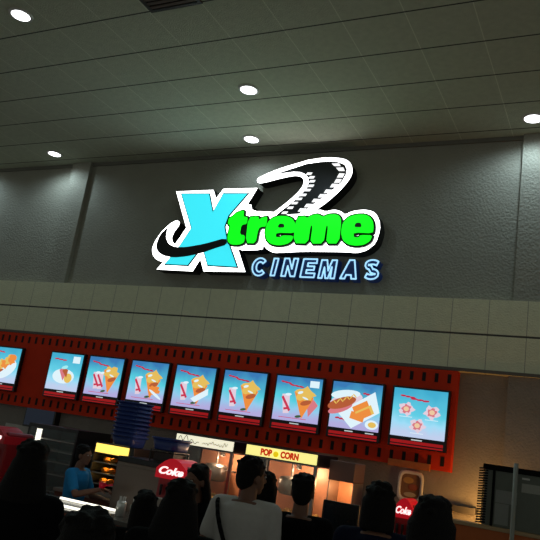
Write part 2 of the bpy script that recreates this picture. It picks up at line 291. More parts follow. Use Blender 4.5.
# neon channel letters
NEON = mat('neon_blue_white', (170, 215, 250), .3, emit=(165, 222, 255), estr=1.0)
CHAN = mat('channel_navy', (20, 46, 92), .4, emit=(14, 40, 92), estr=.2)
import itertools
LET = [('C', -4.445, -4.229, 3.939, 4.182), ('I', -4.162, -4.072, 3.946, 4.179), ('N', -4.001, -3.787, 3.943, 4.182), ('E', -3.728, -3.52, 3.937, 4.179),
       ('M', -3.477, -3.247, 3.931, 4.169), ('A', -3.18, -2.97, 3.933, 4.174), ('S', -2.879, -2.682, 3.935, 4.179)]
def stroke(n):
    T = .27   # stroke thickness in a unit box, x already scaled
    if n == 'I': return [[(0.05, 0), (.7, 0), (1, 1), (.3, 1)]]
    if n == 'E': return [[(0, 0), (.92, 0), (.95, .22), (.36, .22), (.38, .4), (.86, .4), (.88, .6), (.41, .6), (.43, .78), (1, .78), (1, 1), (.1, 1)]]
    if n == 'N': return [[(0, 0), (.28, 0), (.36, .58), (.62, 0), (.9, 0), (1, 1), (.72, 1), (.66, .42), (.4, 1), (.1, 1)]]
    if n == 'M': return [[(0, 0), (.22, 0), (.3, .6), (.42, 0), (.58, 0), (.74, .62), (.72, 0), (.95, 0), (1, 1), (.72, 1), (.54, .42), (.42, 1), (.1, 1)]]
    if n == 'A': return [[(0, 0), (.28, 0), (.36, .2), (.66, .2), (.7, 0), (1, 0), (.78, 1), (.48, 1)]]
    if n == 'C':
        o = []; i_ = []
        for k in range(17):
            a = math.radians(42 + k * 276 / 16)
            o.append((.5 + .5 * math.cos(a), .5 + .5 * math.sin(a))); i_.append((.52 + .24 * math.cos(a), .5 + .28 * math.sin(a)))
        return [o + i_[::-1]]
    if n == 'S':
        c = []
        for k in range(25):
            t = k / 24
            if t < .5: a = math.radians(30 + 235 * (t / .5)); c.append((.52 + .36 * math.cos(a), .74 + .15 * math.sin(a)))
            else: a = math.radians(85 - 235 * ((t - .5) / .5)); c.append((.48 + .36 * math.cos(a), .27 + .155 * math.sin(a)))
        L_, R_ = [], []
        for k, p in enumerate(c):
            a = Vector(c[max(0, k - 1)]); e = Vector(c[min(24, k + 1)]); d = (e - a).normalized(); n_ = Vector((-d.y, d.x)) * .115
            L_.append((p[0] + n_.x, p[1] + n_.y)); R_.append((p[0] - n_.x, p[1] - n_.y))
        return [L_ + R_[::-1]]
def tube(b, pts, r, m, closed=True):
    n = len(pts)
    for i in range(n if closed else n - 1):
        a, c = Vector(pts[i]), Vector(pts[(i + 1) % n])
        if (a - c).length > 1e-4: b.cone(a, c, r, r, m, 8)
        b.ell(a, (r,) * 3, m, 8)
SAY = {'C': 'first letter of the row', 'I': 'between the C and the N', 'N': 'between the I and the E', 'E': 'in the middle of the row', 'M': 'dimmed at its top right', 'A': 'between the M and the S', 'S': 'last letter of the row'}
for ch, x0, x1, z0, z1 in LET:
    t = thing('neon_letter', 'blue-white neon channel letter %s under the green word, %s' % (ch, SAY[ch]), 'neon letter', (x0, 7.93, z0), 0, 'neon letters spelling the second line')
    for poly in stroke(ch):
        P = [(p[0] * (x1 - x0), p[1] * (z1 - z0)) for p in poly]
        if sum(P[i - 1][0] * P[i][1] - P[i][0] * P[i - 1][1] for i in range(len(P))) < 0: P = P[::-1]
        MB().prism(grow(P, .012), -.13, 0.01, CHAN).build('channel', t)
        b = MB(); tube(b, [(p[0], -.142, p[1]) for p in P], .0105, NEON); b.build('neon_tube', t)
# ------------------------------------------------------------------ film-strip menu board
bx0, bx1, bz0, bz1 = -9.6, -1.65, 1.82 + .0, 1.82 + 1.10
b = MB(); b.box(bx0, bx1, 7.82, 7.935, bz0, bz1 - .006, REDB)
n = 0; x = bx1 - .09
while x > bx0 + .05:
    for z in (bz0 + .10, bz1 - .10): b.box(x - .02, x + .02, 7.8165, 7.8205, z - .05, z + .05, SLOT)
    x -= .1425
board = tag(b.build('menu_board_panel'), 'long red film-strip panel with black slots carrying the lit menu screens', 'wall panel')
def screen_mat(name, top, mid, low):
    m = bpy.data.materials.new(name); m.use_nodes = True; nt = m.node_tree; b_ = nt.nodes['Principled BSDF']; L = nt.links
    tc = nt.nodes.new('ShaderNodeTexCoord'); s = nt.nodes.new('ShaderNodeSeparateXYZ'); L.new(tc.outputs['Object'], s.inputs[0])
    mr = nt.nodes.new('ShaderNodeMapRange'); mr.inputs['From Min'].default_value = -.26; mr.inputs['From Max'].default_value = .26
    n_ = nt.nodes.new('ShaderNodeTexNoise'); n_.inputs['Scale'].default_value = 5; L.new(tc.outputs['Object'], n_.inputs['Vector'])
    ad = nt.nodes.new('ShaderNodeMath'); ad.operation = 'MULTIPLY_ADD'; ad.inputs[1].default_value = .22; L.new(n_.outputs['Fac'], ad.inputs[0]); L.new(s.outputs['Z'], ad.inputs[2])
    sub = nt.nodes.new('ShaderNodeMath'); sub.operation = 'SUBTRACT'; sub.inputs[1].default_value = .11; L.new(ad.outputs[0], sub.inputs[0]); L.new(sub.outputs[0], mr.inputs['Value'])
    r = nt.nodes.new('ShaderNodeValToRGB'); e = r.color_ramp.elements
    e[0].position = .05; e[0].color = srgb(low) + (1,); e[1].position = .95; e[1].color = srgb(top) + (1,)
    q = e.new(.5); q.color = srgb(mid) + (1,); q2 = e.new(.28); q2.color = srgb(tuple((a + c) / 2 + 14 for a, c in zip(mid, low))) + (1,)
    L.new(mr.outputs['Result'], r.inputs['Fac']); L.new(r.outputs['Color'], b_.inputs['Emission Color']); b_.inputs['Emission Strength'].default_value = 1
    b_.inputs['Base Color'].default_value = (.02, .02, .02, 1); b_.inputs['Roughness'].default_value = .2
    return m
SCRA = screen_mat('screen_blue_gradient', (52, 120, 180), (84, 205, 222), (176, 170, 220))
SCRB = screen_mat('screen_cyan_gradient', (60, 170, 205), (95, 205, 228), (190, 205, 235))
def em(name, c, s=1): return mat(name, (10, 10, 10), .3, emit=c, estr=s)
ORG = em('food_orange', (236, 140, 60)); YEL = em('food_yellow', (228, 188, 90)); BRN = em('food_brown', (180, 90, 50)); CUP = em('cup_pale', (225, 205, 220)); CUPR = em('cup_red', (200, 50, 80))
TITLE = em('title_red', (190, 40, 70)); WHT = em('picture_white', (222, 242, 250)); PNK = em('food_pink', (214, 120, 130)); PALE = em('picture_pale_cyan', (160, 235, 240)); STRIPE = em('footer_red', (150, 10, 16)); GRN = em('food_green', (60, 90, 60)); LOGO = em('footer_white', (190, 200, 200))
WW, HH = .606, .53
def pic(b, shape, cx, cy, rx_, ry_, m, rot=0, lay=1):
    """a flat printed shape on the screen, u v in 0..1 with v down"""
    c, s_ = math.cos(rot), math.sin(rot); pts = []
    if shape == 'e': P = [(math.cos(k * math.pi / 9), math.sin(k * math.pi / 9)) for k in range(18)]
    elif shape == 'r': P = [(-1, -1), (1, -1), (1, 1), (-1, 1)]
    elif shape == 't': P = [(-1, .75), (-.55, 1), (.2, .95), (1, .6), (.25, -1)]                      # cone of food, apex down
    elif shape == 'c': P = [(-.75, -1), (.75, -1), (1, 1), (-1, 1)]
    elif shape == 'b':                                                                            # ragged blob
        P = []
        for k in range(22):
            a = k * math.pi / 11; q = 1 + .18 * math.sin(5 * a + cx * 30) + .1 * math.sin(9 * a + cy * 20); P.append((q * math.cos(a), q * math.sin(a)))
    for u, v in P:
        X, Z = u * rx_ * WW, v * ry_ * HH; pts.append(((cx - .5) * WW + X * c - Z * s_, (.5 - cy) * HH + X * s_ + Z * c))
    y = -.0015 * lay
    f_v = [b.bm.verts.new((p[0], y, p[1])) for p in pts]; b._set([b.bm.faces.new(f_v)], m)
def title(b, x, y, w_, rot=-.15):
    for k in range(3): pic(b, 'e', x + w_ * (k - 1) * .5, y + .012 * (k - 1), w_ * .30, .02, TITLE, rot, 1.2)
def art(kind, b):
    if kind in ('combo', 'combo_wrap', 'combo_label', 'combo_fries', 'combo_two'):
        title(b, .22, .14, .15); title(b, .46, .20, .2)
        for cx in ((.30, .43) if kind == 'combo_two' else (.27,)):
            cy = .62; pic(b, 'c', cx, cy, .085, .22, CUP, .12, 1); pic(b, 'r', cx, cy, .026, .19, CUPR, .12 + .5, 2); pic(b, 'r', cx + .01, cy + .11, .05, .025, CUPR, .2, 2); pic(b, 'e', cx + .03, cy - .21, .07, .03, WHT, .1, 2)
        k = .66 if kind == 'combo_two' else .6
        pic(b, 't', k + .02, .60, .22, .32, ORG, -.12, 3); pic(b, 'b', k + .06, .38, .2, .16, YEL, 0, 4); pic(b, 'e', k + .1, .56, .12, .055, BRN, .3, 4.4); pic(b, 'e', k - .04, .34, .06, .03, WHT, .3, 4.6); pic(b, 'e', k + .08, .46, .07, .02, WHT, -.3, 4.8)
        pic(b, 'e', .57, .88, .07, .03, GRN, .2, 5)
        if kind == 'combo_wrap': pic(b, 'c', .72, .70, .24, .07, WHT, .55, 5.5)
        if kind == 'combo_fries': pic(b, 'b', .74, .70, .15, .11, ORG, 0, 5.5); pic(b, 'e', .78, .80, .2, .035, WHT, -.5, 6)
        if kind == 'combo_label': pic(b, 'r', .84, .13, .1, .075, WHT, 0, 1); pic(b, 't', .80, .66, .14, .2, PNK, -.3, 2.5)
        pic(b, 'r', .45, .93, .3, .006, CUPR, 0, 5)
    if kind == 'nachos':
        title(b, .3, .12, .2); pic(b, 'e', .55, .62, .42, .25, WHT, .4, 1)
        for q in range(6): pic(b, 'b', .25 + .1 * q, .62 - .07 * q + (.06 if q % 2 else 0), .13, .13, ORG if q % 2 else YEL, q, 2 + .3 * q)
        pic(b, 'e', .78, .28, .13, .1, ORG, 0, 5); pic(b, 'e', .4, .7, .16, .04, BRN, .4, 5.2)
    if kind == 'basket':
        title(b, .32, .17, .25, .02); pic(b, 'r', .82, .15, .11, .09, WHT, 0, 1); pic(b, 'e', .5, .62, .34, .2, WHT, 0, 1); pic(b, 'e', .66, .66, .12, .13, YEL, 0, 2)
        pic(b, 't', .48, .58, .13, .16, PNK, 0, 3); pic(b, 't', .56, .54, .09, .13, BRN, .3, 4); pic(b, 'e', .5, .38, .1, .05, PALE, .3, 2)
    if kind == 'hotdog':
        pic(b, 'e', .30, .40, .34, .15, CUP, .28, 1); pic(b, 'e', .28, .27, .3, .1, WHT, .12, 2); pic(b, 'e', .22, .46, .30, .115, BRN, .34, 3); pic(b, 'e', .2, .58, .26, .09, PNK, .4, 2.5)
        for q in range(7): pic(b, 'e', .08 + .065 * q, .46 - .03 * q, .05, .014, YEL, .95 if q % 2 else -.75, 4)
        pic(b, 'c', .62, .60, .42, .22, WHT, -.62 + 1.2, 1.5); pic(b, 'r', .62, .52, .16, .09, ORG, .5, 5); pic(b, 'r', .70, .62, .17, .10, YEL, .5, 5.5); pic(b, 'r', .56, .72, .14, .08, ORG, -.2, 5.2); pic(b, 'r', .68, .66, .15, .08, ORG, .5, 6)
        pic(b, 'e', .86, .86, .13, .1, WHT, 0, 6.5); pic(b, 'e', .87, .86, .08, .06, YEL, 0, 7); title(b, .72, .22, .12, .1); title(b, .24, .80, .16, .1)
    if kind == 'popcorn':
        title(b, .27, .17, .18, -.05); title(b, .5, .22, .22, .05)
        for cx, cy in ((.26, .43), (.74, .45), (.49, .75)):
            pic(b, 'b', cx, cy, .14, .13, CUP, 0, 1); pic(b, 'b', cx, cy, .085, .085, PNK, .5, 2); pic(b, 'e', cx, cy, .05, .05, em('food_cream', (235, 200, 160)), 0, 3); pic(b, 'r', cx, cy + .16, .12, .006, WHT, 0, 1)
def menu_screen(x, kind, label, m):
    z = 1.82 + .575
    t = thing('menu_screen', label, 'menu screen', (x + WW / 2, 7.812, z), 0, 'lit menu screens on the red board')
    b = MB(); b.box(-WW / 2 - .022, WW / 2 + .022, -.06, .0, -.38, HH / 2 + .022, BLACK, .006)
    b.build('frame', t)
    pn = MB(); pn.box(-WW / 2, WW / 2, -.064, -.0605, -HH / 2, HH / 2, m); pn = pn.build('display', t)
    b = MB(); art(kind, b); a = b.build('menu_picture', pn, fixn=False); a.location = (0, -.0648, 0)
    b = MB(); b.box(-WW / 2 + .01, WW / 2 - .01, -.0635, -.0605, -.338, -.305, STRIPE); b.box(-WW / 2 + .01, WW / 2 - .01, -.0635, -.0605, -.366, -.350, STRIPE)
    b.build('footer_stripe', t)
    for a, c in (((-.06, .06),) if kind != 'hotdog' else ((-.1, 0), (.15, .25))): MB().box(a, c, -.0635, -.0605, -.296, -.284, LOGO).build('footer_mark', t)
    return t
S8 = 7.84 / 1.0
for xd, kind, lab, m in ((-1.133, 'nachos', 'lit menu screen of orange snacks cut off by the left edge of the picture', SCRB),
    (-.974, 'basket', 'lit menu screen of a small round snack dish with a white tag', SCRB),
    (-.879, 'combo_two', 'lit menu screen with two pale cups beside an orange snack cone', SCRA),
    (-.781, 'combo_fries', 'lit menu screen right above the tall blue stack, one cup and a cone', SCRA),
    (-.685, 'combo_wrap', 'lit menu screen with cup and cone, above the cream white header', SCRA),
    (-.589, 'combo', 'lit menu screen with one cup and cone and no white tag, above the yellow header', SCRA),
    (-.492, 'combo_label', 'lit menu screen with cup and cone, white tag in the top right corner', SCRA),
    (-.396, 'hotdog', 'lit menu screen with a hot dog and golden sandwich pieces', SCRA),
    (-.300, 'popcorn', 'lit menu screen with three small pink snack pictures at the right end of the board', SCRB)):
    menu_screen(xd * 7.76, kind, lab, m)
# ------------------------------------------------------------------ counters
CTOP = mat('counter_laminate', (88, 82, 76), .25, .2); CFR = mat('counter_orange_front', (170, 70, 30), .5); ORP = mat('orange_partition', (190, 96, 34), .5)
GLASS = mat('cabinet_glass', (200, 220, 220), .05, 0, 0, alpha=.12)
TUBE_GLINT = mat('tube_and_glint_white', (255, 255, 255), .4, emit=(255, 250, 232), estr=1.6)  # fridge tube lamp, and the painted reflections on the counter top
sc = thing('service_counter', 'dark front service counter with glass topped case the customers queue at', 'counter', (-3.6, 5.5, 0))
MB().box(-3.4, 2.25, -.32, .32, 0, .96, CFR).build('body', sc)
MB().box(-.55, 2.3, -.36, .36, .96, 1.0, CTOP, .006).build('worktop', sc)
b = MB(); b.box(-3.4, -.55, -.36, .36, .96, .985, CTOP); b.build('case_top', sc)
o = MB().box(-.4, .4, -.014, .014, .99, 1.01, TUBE_GLINT).build('tube_or_glint', sc); o.location = (-1.0, .18, 0)  # glowing strips added as the reflections on the glossy counter, no lamps here
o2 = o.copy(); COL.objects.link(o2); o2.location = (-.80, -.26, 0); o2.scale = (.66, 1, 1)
BCB = mat('back_counter_body', (110, 60, 44), .6)
tag(MB().box(-4.68, -2.34, 6.75, 7.4, 0, .92, BCB).box(-4.68, -2.33, 6.72, 7.42, .92, .96, STEEL, .004).build('back_counter'), 'long steel topped back counter under the popcorn cabinets', 'counter')
tag(MB().box(-6.0, -4.90, 6.69, 7.4, 0, .92, BCB).box(-6.02, -4.88, 6.67, 7.42, .92, .96, STEEL, .004).build('back_counter'), 'short back counter carrying the yellow headed food warmer', 'counter')
# napkin and straw holders on the counter
for (x, y, lab) in ((-4.05, 5.42, 'small bright steel dispenser on the counter, left of the pair'), (-3.88, 5.40, 'small bright steel dispenser on the counter, right of the pair')):
    t = thing('straw_dispenser', lab, 'dispenser', (x, y, 1.0), 0, 'small dispensers on the counter')
    CH = mat('bright_chrome', (235, 235, 230), .15, .4, emit=(255, 250, 235), estr=.0)
    MB().lathe([(.0, 0), (.045, 0), (.045, .12), (.036, .13), (.036, .02)], CH, seg=20).build('cup', t)
    b = MB()
    for k in range(7): a = k * .9; b.cone((.015 * math.cos(a), .015 * math.sin(a), .02), (.028 * math.cos(a), .028 * math.sin(a), .17), .004, .004, WHITEP, 6)
    b.build('straws', t)
# ------------------------------------------------------------------ popcorn cabinets
WARMP = mat('cabinet_lining', (214, 150, 112), .35, .1, .1)
POPC = mat('popcorn_yellow', (235, 190, 110), .8, 0, .3, 60, 1, 90)
def popcorn_machine(x0, x1, name, label, header, htext):
    w_ = (x1 - x0) / 2; z0 = .965; zh = 1.665 - z0; zt = 1.80 - z0
    t = thing(name, label, 'popcorn machine', ((x0 + x1) / 2, 7.12, z0))
    MB().box(-w_, w_, -.3, .3, 0, .12, STEEL, .004).build('base', t)
    MB().box(-w_ + .01, w_ - .01, .27, .3, .12, zh, WARMP).build('back_panel', t)
    for sx in (-1, 1):
        for sy in (-1, 1): MB().box(sx * w_ - (.035 if sx > 0 else 0), sx * w_ + (.035 if sx < 0 else 0), sy * .3 - (.03 if sy > 0 else 0), sy * .3 + (.03 if sy < 0 else 0), .12, zh, STEEL).build('corner_post', t)
    MB().box(-w_, w_, -.3, .3, zh, zh + .012, STEEL).build('roof_panel', t)
    MB().box(-w_ + .035, w_ - .035, -.296, -.290, .12, zh, GLASS).build('glass_door', t)
    hd = MB().box(-w_, w_, -.29, .28, zh + .012, zt, BLACK, .004).build('header', t)
    b = MB(); b.box(-w_ + .012, w_ - .012, -.3, -.291, zh + .022, zt - .01, header); b.build('header_sign', hd)
    k = MB(); k.lathe([(0, .40), (.10, .40), (.135, .43), (.14, .55), (.12, .58), (0, .6)], STEEL, (.02, .02, -.03)); k.cone((.02, .02, .56), (.02, .02, zh), .015, .015, STEEL); k.cone((.16, .02, .5), (.28, .02, .5), .01, .01, STEEL)
    k.build('kettle', t)
    b = MB(); random.seed(3)
    for _ in range(90):
        x, y = random.uniform(-w_ + .07, w_ - .07), random.uniform(-.24, .22); b.ell((x, y, .14 + random.uniform(0, .08) * (1 - abs(x))), (.028, .026, .024), POPC, 6)
    p = b.build('popcorn_heap', t); p['kind'] = 'stuff'
    l = point_light('cabinet_lamp', (0, 0, 0), 9, (1, .62, .38), .05); l.parent = t; l.location = (.12, -.05, zh - .08)
    MB().cone((.12, -.05, zh - .05), (.12, -.05, zh), .03, .03, STEEL).build('lamp_holder', t)
    return t, hd, zh, zt
HYEL = mat('header_yellow', (240, 225, 120), .5, emit=(240, 232, 138), estr=1.05); HWHT = mat('header_cream', (235, 230, 200), .5, emit=(226, 222, 196), estr=1.1)
TR = mat('header_red_letters', (190, 40, 10), .5, emit=(196, 50, 12), estr=.8); TD = mat('header_grey_script', (80, 78, 90), .5)
t, hd, zh, zt = popcorn_machine(-4.53, -3.76, 'popcorn_machine', 'glass popcorn cabinet with cream white header and dark script, left of the yellow headed one', HWHT, 0)
b = MB(); rr = random.Random(4)
pts = []
for k in range(40): pts.append((-.34 + k * .007, -.302, (zh + zt) / 2 + .004 + .028 * math.sin(k * .55) * (1 if k < 24 else .5) + .02 * math.sin(k * .13)))
tube(b, pts, .0035, TD, False)
b.build('header_script', hd)
P = []
for k in range(9): P += [(-.02 + k * .038, -.302, zh + .045 + rr.uniform(0, .02)), (.0 + k * .038, -.302, zh + .085 + rr.uniform(-.02, .015))]
b = MB(); tube(b, P, .003, mat('header_tan_marks', (150, 140, 110), .5), False); b.build('header_script', hd)
t, hd, zh, zt = popcorn_machine(-3.62, -2.77, 'popcorn_machine', 'glass popcorn cabinet under a yellow header with red POP CORN letters', HYEL, 0)
for s_, a, c in (('POP', -.235, -.10), ('CORN', .0, .21)):
    o = text(s_, 'header_lettering', .1, TR, hd, (0, 0, 0), .002, .006); fit_text(o, a, c, zh + .036, zt - .026, -.303)
b = MB(); b.lathe([(0, 0), (.03, 0), (.03, .01), (0, .01)], mat('header_yellow_dot', (230, 200, 20), .5, emit=(230, 200, 20), estr=.9), (0, 0, 0)); 
o = b.build('header_dot', hd); o.rotation_euler = (math.pi / 2, 0, 0); o.location = (-.052, -.301, (zh + zt) / 2)
# warm steel hood right of them
t = thing('snack_warmer', 'steel hooded snack warmer lit orange inside, right of the POP CORN cabinet', 'warmer', (-2.585, 7.22, .965))
MB().box(-.2, .2, -.27, .26, .0, .1, STEEL, .004).build('base', t)
for sx in (-.2, .185): MB().box(sx, sx + .015, -.25, .26, .1, .6, STEEL).build('side_panel', t)
MB().box(-.185, .185, .24, .26, .1, .6, WARMP).build('back_panel', t)
MB().box(-.2, .2, -.29, .26, .6, .8, mat('hood_brown_steel', (120, 90, 82), .5, .2), .01).build('hood', t)
MB().box(-.185, .185, -.2, .23, .3, .31, STEEL).build('shelf', t)
l = point_light('warmer_lamp', (0, 0, 0), 3, (1, .55, .25), .04); l.parent = t; l.location = (0, -.1, .53)
t.scale = (.70, .6, 1)
# ------------------------------------------------------------------ left equipment
GREYB = mat('beige_grey_enamel', (126, 112, 100), .35, .1)
t = thing('ice_machine', 'tall beige grey cabinet with black top, left of the red dispenser', 'ice machine', (-4.46, 6.43, 0))
MB().box(-.32, .32, -.25, .22, 0, 1.42, GREYB, .01).build('body', t)
MB().box(-.32, .32, -.25, .22, 1.42, 1.475, BLACK, .006).build('top_cover', t)
MB().box(-.3, .30, -.262, -.252, .75, 1.38, GREYB, .004).build('door', t)
MB().cone((.19, -.275, .95), (.19, -.275, 1.2), .01, .01, STEEL).build('handle', t)
CRX = -5.19
def tub(x, y, z, label, group, s=1, first=[None]):
    if first[0] is None:
        t = thing('plastic_tub', label, 'plastic tub', (x, y, z), 0, group)
        MB().lathe([(.0, .0), (.135, .0), (.145, .01), (.165, .125), (.160, .125), (.138, .014), (0, .012)], BLUE, sq=6, seg=32).build('body', t)
        MB().lathe([(.164, .108), (.178, .110), (.178, .128), (.160, .128)], BLUE, sq=6, seg=32).build('rim', t); first[0] = t
        return t
    t = copy_tree(first[0]); t.location = (x, y, z); t['label'] = label; t['group'] = group; t.scale = (s,) * 3; return t
for k in range(9):
    t_ = tub(CRX, 6.85, 1.552 + k * .048, ['bottom dark blue tub of the tall stack', 'second dark blue tub up the tall stack', 'third dark blue tub up the tall stack', 'fourth dark blue tub up the tall stack', 'middle dark blue tub of the tall stack', 'fourth dark blue tub down the tall stack', 'third dark blue tub down the tall stack', 'second dark blue tub down the tall stack', 'top dark blue tub of the tall stack'][k] + ' on the food warmer', 'blue tubs of the tall stack')
    if k == 9: pass
t = thing('cup_rack', 'small black rack on the beige grey cabinet, with a blue tub on it', 'rack', (-4.30, 6.42, 1.477))
b = MB(); b.box(-.15, .15, -.15, .15, 0, .01, BLACK)
for sx in (-.15, .138):
    for sy in (-.15, .138): b.box(sx, sx + .012, sy, sy + .012, .01, .11, BLACK)
b.box(-.15, .15, -.15, .15, .11, .12, BLACK); b.build('frame', t)
MB().box(-.11, .13, -.13, .13, .011, .10, mat('rack_dark_box', (46, 34, 34), .6), .006).build('box', t)
tub(-4.30, 6.42, 1.599, 'single blue plastic tub standing on the rack behind the red dispenser', 'blue tubs on the rack')
def soda(x, y, z, w_, label, s_='Coke', rz=0, h=.6, dim=False):
    t = thing('drink_dispenser', label, 'drink dispenser', (x, y, z), rz)
    MB().box(-w_ / 2, w_ / 2, -.2, .24, 0, h, RED, .03).build('body', t)
    # lit bulging top
    b = MB(); P = []
    for k in range(9):
        a = k / 8; P.append((-w_ / 2 * 1.02 + w_ * 1.02 * a, .12 * math.sin(a * math.pi) + .10))
    P = [(-w_ / 2 * 1.02, 0), ] + P + [(w_ / 2 * 1.02, 0)]
    b.prism([(p[0], h - .14 + p[1] * .9) for p in P[::-1]], -.25, .1, mat('dull_red', (190, 14, 30), .4, emit=(100, 6, 18), estr=.1) if dim else mat('lit_red', (190, 10, 26), .3, emit=(168, 8, 26), estr=.65)); tp = b.build('lit_top', t)
    o = text(s_, 'lettering', .1, mat('lit_lettering', (250, 240, 240), .4, emit=(255, 235, 235), estr=1.1), tp, (0, 0, 0), .003, .003, shear=.35)
    fit_text(o, -w_ * .40, w_ * .40, h - .10, h - .025, -.254)
    for k in range(3): MB().cone((-w_ * .28 + k * w_ * .28, -.23, h - .3), (-w_ * .28 + k * w_ * .28, -.23, h - .2), .012, .016, BLACK, 10).build('tap', t)
    MB().box(-w_ / 2 + .02, w_ / 2 - .02, -.3, -.2, 0, .03, STEEL).build('drip_tray', t)
    return t
soda(-3.93, 6.2, .0, .36, 'red drink dispenser with glowing white lettering beside the beige grey cabinet', 'Coke', 0, 1.49)
soda(-6.76, 6.5, .0, .42, 'red drink dispenser at the left edge of the picture', 'Coke', 0, 1.50, True)
soda(-1.99, 7.62, .9, .20, 'small round-topped red drink dispenser below the framed picture', 'Coke', 0, .54)
tag(MB().box(-2.3, -1.72, 7.3, 7.935, 0, .895, mat('stand_grey', (90, 84, 80), .6)).box(-2.32, -1.7, 7.28, 7.935, .895, .9, STEEL).build('low_cabinet'), 'low cabinet against the wall under the small red dispenser', 'cabinet')
# framed snack picture + yellow strip
t = thing('framed_picture', 'light framed snack picture hung under the red board', 'picture', (-2.09, 7.945, 1.61))
b = MB(); b.lathe([(.20, -.0), (.215, .0), (.215, .03), (.165, .03), (.165, .0)], WHITEP, sq=5, seg=32); o = b.build('frame', t); o.data.transform(Matrix.Rotation(math.pi / 2, 4, 'X')); o.data.transform(Matrix.Diagonal((.66, 1, .78, 1)))
b = MB(); b.box(-.11, .11, -.012, 0, -.13, .13, mat('picture_brown', (120, 84, 50), .6, 0, .3, 20))
pic_y = -.014
for (cx, cz, r1, r2, m) in ((-.03, .06, .06, .035, mat('p_gold', (170, 130, 60), .6)), (.03, -.01, .06, .035, mat('p_rust', (140, 70, 40), .6)), (0, -.09, .07, .025, mat('p_cream', (180, 160, 130), .6))):
    b.ell((cx, -.012, cz), (r1, .006, r2), m, 14)
b.build('print', t)
tag(MB().box(-2.33, -1.86, 7.78, 7.815, 1.80, 1.875, mat('amber_strip', (190, 100, 30), .5, 0, .3, 25), .004).build('amber_sign_strip'), 'narrow amber strip fixed to the bottom edge of the red board', 'sign')
# wall rail with warm lamp
tag(MB().box(-1.70, -1.36, 7.80, 7.95, 1.43, 1.50, mat('shelf_dark', (60, 56, 52), .6), .004).build('wall_shelf'), 'dark shelf on the glowing wall left of the notice board', 'shelf')
# ------------------------------------------------------------------ orange partition and notice board
pt = thing('orange_partition', 'orange half wall at the right with pale top edge', 'partition', (-.6, 6.2, 0))
MB().box(-.93, 1.6, 0, .08, 0, 1.42, ORP).build('panel', pt)
MB().box(-.95, 1.6, -.02, .10, 1.42, 1.45, mat('pale_edge', (180, 150, 110), .5), .004).build('top_edge', pt)
nb = thing('notice_board', 'dark notice board with pinned papers and a coiled edge, standing on the orange partition', 'notice board', (-.6, 6.24, 1.452))
BD = mat('board_dark', (104, 108, 98), .7, 0, .1, 20)
MB().box(-.425, .9, -.015, .02, 0.0, .47, BD).build('panel', nb)
b = MB(); b.box(-.44, .9, -.03, .03, .44, .485, MATTB); b.box(-.36, -.34, -.026, -.0155, 0, .44, MATTB); b.build('frame', nb)
b = MB()
for k in range(22):
    z = .012 + k * .0205; b.cone((-.47, -.03, z), (-.40, -.03, z + .008), .006, .006, MATTB, 8); b.cone((-.40, -.03, z + .008), (-.44, .015, z + .012), .005, .005, MATTB, 8)
b.build('coil', nb)
PAP = mat('paper_grey', (140, 142, 136), .8); PAP2 = mat('paper_pale', (160, 160, 150), .8)
for (x0, x1, z0, z1, r, m) in ((-.33, -.16, .19, .29, 0, PAP), (-.33, -.22, .02, .185, 0, PAP), (-.13, .13, .30, .37, -.02, PAP2)):
    MB().box(x0, x1, -.019, -.0155, z0, z1, m).build('paper', nb)
MB().box(-.13, -.07, -.022, -.0195, .40, .415, WHITEP).build('pin', nb).rotation_euler = (0, 0, 0)
tag(MB().cone((-.77, 6.12, 0), (-.77, 6.12, 1.97), .018, .018, mat('post_grey', (150, 150, 140), .5, .3), 14).cone((-.77, 6.12, 0), (-.77, 6.12, .02), .05, .05, DSTEEL, 24).build('metal_post'), 'thin light grey metal post in front of the notice board', 'post')
# point of sale monitor
t = thing('till_monitor', 'black till screen on the counter right of the central dark haired customer', 'monitor', (-2.0, 5.55, 1.002), .1)
MB().cone((0, 0, 0), (0, 0, .012), .09, .09, BLACK, 24).build('base', t)
MB().box(-.02, .02, -.01, .03, .012, .2, BLACK).build('neck', t)
MB().box(-.15, .15, -.03, .0, .2, .46, BLACK, .008).build('housing', t)
MB().box(-.13, .13, -.034, -.031, .22, .44, mat('till_screen', (30, 32, 31), .25)).build('screen', t)
# left wall items
t = thing('wall_monitor', 'dark bluish monitor hung under the red board at the left', 'monitor', (-7.62, 7.9, 1.72))
MB().box(-.3, .3, -.06, .05, -.17, .17, BLACK, .006).build('housing', t)
MB().box(-.275, .275, -.064, -.061, -.145, .145, mat('dim_screen', (20, 28, 46), .2, emit=(20, 28, 44), estr=.5)).build('screen', t)
tag(MB().box(-8.35, -7.76, 7.93, 7.947, 1.2, 1.55, mat('white_poster', (190, 186, 180), .7)).build('wall_poster'), 'plain pale panel on the wall behind the left red dispenser', 'poster')
t = thing('display_fridge', 'black glass fronted display fridge with white tube light and thin shelves', 'fridge', (-6.46, 7.25, 0))
b = MB(); b.box(-.42, .42, .28, .32, 0, 1.64, BLACK); b.box(-.42, -.39, -.32, .28, 0, 1.64, BLACK); b.box(.39, .42, -.32, .28, 0, 1.64, BLACK); b.box(-.39, .39, -.32, .28, 1.6, 1.64, BLACK); b.box(-.39, .39, -.32, .28, 0, .2, BLACK); b.build('body', t)
MB().cone((-.27, -.27, 1.37), (-.27, -.27, 1.58), .034, .034, TUBE_GLINT, 16).build('tube_or_glint', t)
for z in (.6, .85, 1.05, 1.2, 1.33, 1.46): MB().box(-.385, .385, -.26, .27, z, z + .012, mat('shelf_steel', (220, 220, 210), .25, .7)).build('shelf', t)
MB().box(-.39, .39, -.315, -.31, .2, 1.6, GLASS).build('glass_door', t)
rr = random.Random(2)
pl = thing('wall_menu', 'narrow brown wall menu panel between the fridge and the yellow headed warmer', 'poster', (-6.62, 7.9, 1.22))
